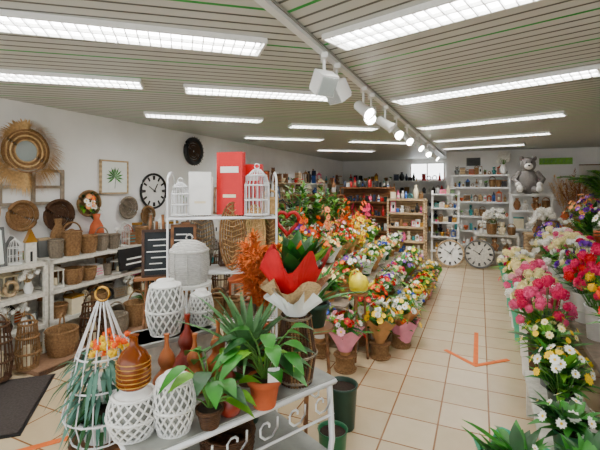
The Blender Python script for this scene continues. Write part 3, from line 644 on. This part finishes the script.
# palm
b=B(); b.pot(.16,.45,'terracotta')
for i in range(26):
    a=2*pi*i/26+ru(-.2,.2); up=ru(.7,3.0); pts=[]; L=ru(.75,1.0)
    d=Vector((cos(a),sin(a),up)).normalized()
    for k in range(9):
        t=k/8; pts.append(Vector((0,0,.72))+d*L*t+Vector((0,0,-.5*L*t*t)))
    b.tube([(0,0,.4)]+pts,.006,'stem',4)
    sd=d.cross(Vector((0,0,1))).normalized()
    for k in range(2,9):
        for s in(-1,1):
            for q in(0,.33,.66):
                p=pts[k-1].lerp(pts[k],q); b.leaf(p,sd*s+d*.6,.24*(1.1-k/10),.032,.4,random.choice(['leaf_mid','leaf_light','leaf_dark']),3)
b.done('potted_palm',R(1.36,5.58,.75))
def plume(b,p,d,L,mt,r=.04,n=90,wd=.009,dr=0):
    p=Vector(p); d=Vector(d).normalized(); cv=lambda t:p+d*L*t+Vector((d.x,d.y,-.5))*dr*t*t
    b.tube([cv(k/5) for k in range(6)],.003,'straw',3)
    n_,u,w=b.frame_of(d)
    for i in range(n):
        t=.3+.7*(i/n); q=cv(t); a=rnd()*6.3; e=(u*cos(a)+w*sin(a))*ru(.3,1)+d*1.0
        b.leaf(q,e,r*ru(.8,1.6)*(1.25-abs(t-.65)*1.5),wd,.5,mt,2)
for a,bb,mt in ((1.75,9.55,'dried_brown'),(2.1,9.6,'pampas_beige'),(2.5,9.6,'p_peach'),(1.6,9.75,'pampas_beige'),(2.8,9.6,'dried_brown')):
    b=B(); b.lathe([(.07,0),(.12,.15),(.1,.28),(.06,.34),(.07,.38)],random.choice(['wicker','white','terracotta']),14)
    for k in range(14):
        t=rnd()*6.3; q=ru(.1,.5); plume(b,(0,0,.3),(cos(t)*q,sin(t)*q,1),ru(.6,.95),mt,.12,60,.014)
    b.done('dried_pampas_vase',R(a,bb,.8),0)
b=B()
b.tube([(-.25,0,0),(.25,0,0)],.012,'wood')
for i in range(26):
    x=-.24+.48*i/25; L=.3+.25*(1-abs(x)/.25); b.tube([(x,0,0),(x+.01*sin(i),-.01,-L/2),(x,0,-L)],.008,'plush_white',4)
b.done('macrame_wall_hanging',R(2.3,10.88,2.2),RB)
# ---------------------------------------------------------------- foreground table
TA=math.radians(39); tc=Vector((-.467,2.066,0)); TX=Vector((cos(TA),sin(TA),0)); TY=Vector((-sin(TA),cos(TA),0))
TZ=.72; HL=.5; HD=.41
b=B()
for z,m in((TZ,'grey_top'),(.32,'grey_top')):
    b.box((0,0,z-.012),(2*HL,2*HD,.024),m)
    b.tube([(-HL,-HD,z-.02),(HL,-HD,z-.02),(HL,HD,z-.02),(-HL,HD,z-.02)],.014,'white_metal',6,True)
for i in(-1,1):
    for j in(-1,1):
        b.tube([(i*(HL-.02),j*(HD-.02),TZ-.02),(i*(HL-.01),j*(HD-.01),.4),(i*(HL-.04),j*(HD-.03),.15),(i*(HL+.02),j*(HD+.01),.016)],.016,'white_metal',6)
for j in (-HD+.01,HD-.01):
    for k in range(6):
        cx=-HL+.09+.165*k
        b.tube([(cx+(.012+.055*t/9)*cos(t*.75),j,TZ-.11+(.012+.055*t/9)*sin(t*.75)) for t in range(10)],.006,'white_metal',4)
    b.tube([(-HL,j,TZ-.19),(HL,j,TZ-.19)],.007,'white_metal',5)
for k in range(4):
    cy=-.26+.17*k; b.tube([(HL-.01,cy+(.012+.055*t/9)*cos(t*.75),TZ-.11+(.012+.055*t/9)*sin(t*.75)) for t in range(10)],.006,'white_metal',4)
b.done('iron_garden_table',tc,TA)
# etagere
b=B(); W_=.72;D_=.3
for i in(-1,1):
    for j in(-1,1): b.tube([(i*W_/2,j*D_/2,0),(i*W_/2,j*D_/2,1.72)],.008,'white_metal',6)
    b.tube([(i*W_/2,-D_/2*cos(t),1.72+.08*sin(t)) for t in [pi*k/8 for k in range(9)]],.008,'white_metal',5)
for z in (.4,.8,1.13,1.5):
    for i in range(9): b.tube([(-W_/2,-D_/2+D_*i/8,z-.008),(W_/2,-D_/2+D_*i/8,z-.008)],.004,'white_metal',4)
    b.tube([(-W_/2,-D_/2,z-.012),(W_/2,-D_/2,z-.012),(W_/2,D_/2,z-.012),(-W_/2,D_/2,z-.012)],.007,'white_metal',5,True)
ec=Vector((-.54,2.84,0)); b.done('white_wire_etagere',ec,.15,1)
def E(x,y,z): 
    return ec+Matrix.Rotation(.15,3,'Z')@Vector((x,y,0))+Vector((0,0,z))
c=B()
for z in(.4,.8): 
    for y in (-.07,.07): fill(c,.68,y,z,.3,(.1,.16),['lantern','basket','vase','basket','cage','cotton','plant'],['white','wicker_white','wicker','wood_dark','terracotta'])
fill(c,.68,.08,1.131,.32,(.1,.16),['lantern','basket','vase','cotton','plant','cage'],['white','wicker_white','wicker','terracotta','wood_dark'])
fill(c,.68,.1,1.501,.28,(.09,.13),['cage','basket','vase','frame','house','plant','cotton'],['white','wicker_white','wicker','wood_pale'])
c.done('etagere_decor_assortment',ec,.15)
b=B(); b.basket(.1,.115,.2,'wicker_white'); b.lathe([(.115,.2),(.1,.235),(.05,.26),(.02,.265)],'wicker_white',18); b.ring((0,0,.28),.02,.006,'wicker_white','Y',10)
b.done('white_wicker_jar',(-.7,2.53,1.1),0,1)
b=B(); b.disc((0,0,1.09),.14,'white','Z',20,.018)
for i in range(4):
    a=i*pi/2+.4; b.tube([(.13*cos(a),.13*sin(a),1.09),(.1*cos(a),.1*sin(a),.5),(.15*cos(a),.15*sin(a),0)],.009,'white_metal',5)
b.ring((0,0,.5),.1,.006,'white_metal'); b.done('tall_plant_stand',(-.7,2.53,0))
def chalk(loc,rz,w,h,frame='chip_white',tilt=-.15):
    b=B(); b.M=T(0,0,0,0,1,tilt); b.box((0,0,h/2),(w,.01,h),'slate')
    for s in(-1,1): b.box((s*w/2,-.003,h/2),(.02,.02,h+.02),frame); b.box((0,-.003,h/2+s*h/2),(w+.02,.02,.02),frame)
    for k in range(6): b.box((ru(-.02,.02),-.008,h*(.15+.13*k)),(w*ru(.4,.75),.003,.008),'white')
    b.done('chalkboard_sign',loc,rz)
# wooden easel with chalkboard left of the etagere
ez=Vector((-1.02,2.85,0)); b=B()
for s in(-1,1): b.tube([(s*.13,-.05,0),(s*.04,.05,1.5)],.011,'wood')
b.tube([(0,.3,0),(0,.05,1.45)],.011,'wood'); b.box((0,-.03,1.06),(.3,.07,.02),'wood'); b.done('wooden_easel',ez,.35)
chalk(ez+Vector((.02,-.03,1.071)),.35,.2,.32,'wood_dark')
chalk(E(-.27,-.07,1.135),.2,.15,.3,'wood')
def rattan(name,loc,rz,w,h,mt):
    b=B(); b.M=T(0,0,0,0,1,-.1)
    for k in range(5):
        s=1-k*.2; pts=[(s*w/2*sin(t),.003*k,h/2-cos(t)*h/2*(.5+.5*s)) for t in [2*pi*q/28 for q in range(28)]]
        b.tube(pts,.0075,mt,5,True)
    b.tube([(0,0,-.02),(0,0,h)],.008,mt,4)
    for k in range(11):
        z=h*(.1+.075*k); ww=w/2*sin(pi*z/h)*.95; b.tube([(-ww,0,z+.03),(0,-.008,z),(ww,0,z+.03)],.003,'straw',4)
    return b.done(name,loc,rz)
rattan('woven_rattan_leaf',E(.06,-.1,1.135),.1,.17,.46,'wicker'); rattan('woven_rattan_leaf',E(.2,-.11,1.135),-.15,.16,.44,'straw'); rattan('woven_rattan_leaf',E(-.15,-.02,1.135),.3,.17,.42,'wicker_grey'); rattan('woven_rattan_leaf',E(.31,-.1,1.135),-.3,.12,.36,'wicker')
def book(loc,rz,w,h,th,mt,name):
    b=B(); b.box((0,0,h/2),(w,th,h),mt); b.box((0,-th/2-.001,h*.72),(w*.7,.003,h*.1),'white'); b.box((0,-th/2-.001,h*.3),(w*.5,.003,h*.05),'cream'); b.box((w/2-.004,0,h/2),(.004,th*.8,h*.96),'white'); b.done(name,loc,rz)
book(E(.05,-.02,1.505),-.3,.2,.44,.05,'book_red','red_photo_album'); book(E(.2,.06,1.505),-.2,.16,.36,.04,'book_red','red_photo_album'); book(E(-.16,-.05,1.505),.2,.15,.3,.04,'paper_white','white_photo_album')
def birdcage(loc,r,h,name='white_birdcage'):
    b=B(); n=18
    for i in range(n):
        a=2*pi*i/n; b.tube([(r*cos(a),r*sin(a),0),(r*cos(a),r*sin(a),h*.6),(r*.8*cos(a),r*.8*sin(a),h*.8),(r*.3*cos(a),r*.3*sin(a),h*.93),(0,0,h*.95)],.003,'white_metal',4)
    for z,q in((0,1),(h*.3,1),(h*.6,1),(h*.8,.8)): b.ring((0,0,z+.004),r*q,.005,'white_metal')
    b.disc((0,0,.005),r,'white','Z',18,.01); b.ring((0,0,h),.018,.004,'white_metal','Y',10)
    b.done(name,loc)
birdcage(E(.23,-.08,1.505),.085,.34); birdcage(E(-.29,-.06,1.505),.06,.24)
b=B(); b.basket(.04,.055,.11,'straw',True); b.done('small_handled_basket',E(.33,.03,1.505))
# red heart wreath on tall stand
b=B(); b.tube([(0,0,0),(0,0,1.55)],.01,'black'); b.disc((0,0,.01),.12,'black','Z',18,.02); b.tube([(0,0,1.55),(.08,0,1.6),(.12,0,1.55)],.006,'black')
hp=[(.12+.09*16*sin(t)**3/16,0,1.42+.085*(13*cos(t)-5*cos(2*t)-2*cos(3*t)-cos(4*t))/13) for t in [2*pi*k/30 for k in range(30)]]
b.tube(hp,.016,'red',6,True); b.done('red_heart_ornament_stand',(-.22,3.2,0))
def Q(u,v,z=0): return tc+TX*u+TY*v+Vector((0,0,z))
def lat(loc,r,h,name='white_lattice_lantern'):
    b=B(); f=lambda t:(r*(.72+.45*sin(pi*(.1+.75*t))),h*t)
    b.lattice(f,'white',16,.5,.005,12); b.lathe([(r*.5,0),(r*.5,.02)],'white',14); b.lathe([(f(0)[0]*.94,.005)]+[(f(t/8)[0]*.9,h*t/8) for t in range(1,9)],'grey_top',16,cap=False)
    b.lathe([(f(1)[0],h),(r*.6,h+.02),(r*.55,h+.03)],'white',16); return b.done(name,loc)
def W2(X,Y,z=0): return Vector((X,Y,TZ+z))
b=B(); b.box((0,0,.09),(.42,.2,.18),'chip_white'); b.box((0,0,.17),(.46,.24,.02),'grey_top'); b.done('wooden_riser',W2(-.72,2.22),TA)
lat((-.74,2.2,TZ+.181),.085,.26); lat((-.58,2.34,TZ+.181),.06,.17)
lat((-.665,1.6,TZ),.085,.155,'white_lattice_jar'); lat((-.51,1.62,TZ),.07,.2,'white_lattice_jar')
b=B(); b.lathe([(.045,0),(.055,.01),(.056,.09),(.04,.12),(.015,.14),(.014,.17),(.018,.175)],'amber_glass',20)
for k in range(6): b.ring((0,0,.015+k*.015),.0565,.002,'gold')
b.done('amber_glass_bottle',(-.665,1.6,TZ+.186),0,1.15)
def gourd(loc,s,mt,name='ceramic_gourd_bottle'):
    b=B(); b.lathe([(.02,0),(.045,.012),(.06,.05),(.055,.085),(.03,.115),(.024,.13),(.034,.15),(.036,.165),(.026,.19),(.012,.21),(.008,.24),(.012,.27)],mt,18); b.done(name,loc,0,s)
gourd(W2(-.3,1.72),.9,'gourd_red'); gourd(W2(-.36,1.84),.75,'gourd_brown'); gourd(W2(-.62,1.86),1.1,'gourd_brown'); gourd(W2(-.5,1.9),1.05,'gourd_brown'); gourd(W2(-.57,2.02),1.25,'gourd_red'); gourd(W2(-.42,2.05),1.1,'gourd_brown')
# wire cone planter
stand((-.85,1.72,0),.63,.13,'plant_stand')
b=B()
for i in range(14):
    a=2*pi*i/14; b.tube([(.12*cos(a),.12*sin(a),.02),(.15*cos(a),.15*sin(a),.12),(.1*cos(a),.1*sin(a),.36),(.02*cos(a),.02*sin(a),.58)],.003,'white_metal',4)
for z,q in((.02,.12),(.12,.15),(.24,.13),(.36,.1)): b.ring((0,0,z),q,.004,'white_metal')
b.ring((0,0,.61),.03,.005,'gold','Y',14); b.pot(.1,.1,'white_metal')
for i in range(260):
    a=rnd()*6.3; z=ru(.08,.36); q=ru(.03,.11)
    b.leaf((q*cos(a),q*sin(a),z),(cos(a),sin(a),ru(-.8,.6)),ru(.06,.12),.018,ru(.5,1.1),random.choice(['leaf_blue','leaf_blue','leaf_dark']),3)
for i in range(44):
    a=rnd()*6.3; q=ru(0,.1); b.pom(Vector((q*cos(a)+.03,q*sin(a)-.02,ru(.36,.44))),(cos(a),sin(a),1),.016,random.choice(['p_yellow','p_orange','p_orange']),10)
b.done('wire_cone_planter',(-.85,1.72,.63))
def broad(name,loc,pr,ph,pm,n,S,H,tag=False):
    b=B(); b.pot(pr,ph,pm)
    for i in range(n):
        a=rnd()*6.3; L=ru(.3,1)*S; t=Vector((cos(a)*L*.8,sin(a)*L*.8,ph+ru(.02,H))); b.tube([(0,0,ph*.85),(t.x*.5,t.y*.5,ph+(t.z-ph)*.7),t],.003,'stem',4)
        b.leaf(t,(cos(a),sin(a),ru(-.2,.4)),ru(.09,.14),.07,.5,random.choice(['leaf_mid','leaf_light','leaf_mid','leaf_dark']),5)
    if tag: b.box((.03,-.085,.17),(.05,.002,.07),'paper_white',rx=.2)
    b.done(name,loc,.2)
broad('potted_peperomia',(-.16,1.8,TZ),.075,.13,'terracotta',34,.18,.22,True)
broad('potted_leafy_plant',(-.37,1.64,TZ),.055,.08,'wicker_dark',24,.16,.2)
def agave(loc,n,L,W,mt,pm,pr=.08,ph=.12,name='potted_agave'):
    b=B(); b.pot(pr,ph,pm)
    for i in range(n):
        a=i*2.4; up=.5+2.4*i/n; b.leaf((.01*cos(a),.01*sin(a),ph*.85),(cos(a),sin(a),up),L*ru(.8,1.1),W,.3*ru(.5,1.3),mt,7,.5,.55)
    b.done(name,loc)
agave((-.26,2.0,TZ),26,.5,.042,'agave','wicker_dark',.07,.16); stand((.1,2.75,0),.75,.13); agave((.1,2.75,.75),22,.42,.05,'leaf_mid','pot_dgreen',.1,.16,'potted_aloe')
b=B()
for i in range(34):
    a=2*pi*i/34; b.tube([(.075*cos(a),.075*sin(a),0),(.1*cos(a+.1),.1*sin(a+.1),.15),(.07*cos(a),.07*sin(a),.34)],.006,random.choice(['wicker_dark','wicker','wood_dark']),4)
b.lathe([(.07,.0),(.093,.15),(.065,.33)],'wicker_dark',16)
for z,q in((.02,.08),(.15,.104),(.33,.074)): b.ring((0,0,z),q,.008,'wicker_grey')
b.box((0,-.108,.13),(.035,.004,.05),'cream')
b.done('twig_vase',(-.02,2.02,TZ))
b=B(); b.pot(.062,.08,'terracotta')
b.wrap(.06,.16,.02,.27,'paper_red',4,.16,zamp=.22); b.wrap(.055,.16,.0,.15,'burlap',6,.16,zamp=.2); b.wrap(.05,.11,.03,.22,'paper_white',7,.14,zamp=.15); b.wrap(.055,.14,-.02,.1,'paper_white',8,.2,zamp=.3)
for i in range(30):
    a=rnd()*6.3; b.leaf((0,0,.1),(cos(a),sin(a),ru(1.1,4)),ru(.3,.42),.1,.25,random.choice(['leaf_dark','leaf_dark','leaf_dark','leaf_mid','leaf_light']),6)
b.leaf((0,-.02,.15),(.1,-.3,1),.25,.07,.1,'p_orange',5)
b.done('wrapped_croton_bouquet',(-.02,2.02,TZ+.36))
b=B(); b.lathe([(.04,0),(.055,.08),(.03,.2),(.035,.22)],'terracotta',14)
for k in range(10):
    a=k*.65; plume(b,(0,0,.2),(cos(a)*.16-.03,sin(a)*.16-.05,1),ru(.4,.6),'pampas',.1,230,.014,.12)
b.done('orange_pampas_vase',(-.2,2.2,TZ))
b=B(); b.pot(.1,.2,'pot_dgreen','straight'); b.done('green_planter_pot',Q(.3,.15,.32)); b=B(); b.pot(.09,.22,'pot_green','straight'); b.done('green_planter_pot',(.2,2.45,0))
b=B(); b.pot(.11,.3,'pot_dgreen','straight'); b.done('green_planter_pot',(.3,2.85,0))
fbasket(Q(.05,-.1,.32),.1,.13,.15,'wicker_dark')
gourd(Q(-.25,-.1,.32),1.2,'gourd_red')
# ---------------------------------------------------------------- world + camera
w=bpy.data.worlds.new('daylight'); bpy.context.scene.world=w; w.use_nodes=True
bg=w.node_tree.nodes['Background']; bg.inputs[0].default_value=(.95,.98,1,1); bg.inputs[1].default_value=2.6
cd=bpy.data.cameras.new('camera'); cam=bpy.data.objects.new('camera',cd); COL.objects.link(cam)
cam.location=(0,0,1.7); cam.rotation_euler=(pi/2,0,0); cd.sensor_width=36; cd.lens=24; cd.shift_y=-38/600; cd.clip_start=.05
bpy.context.scene.camera=cam
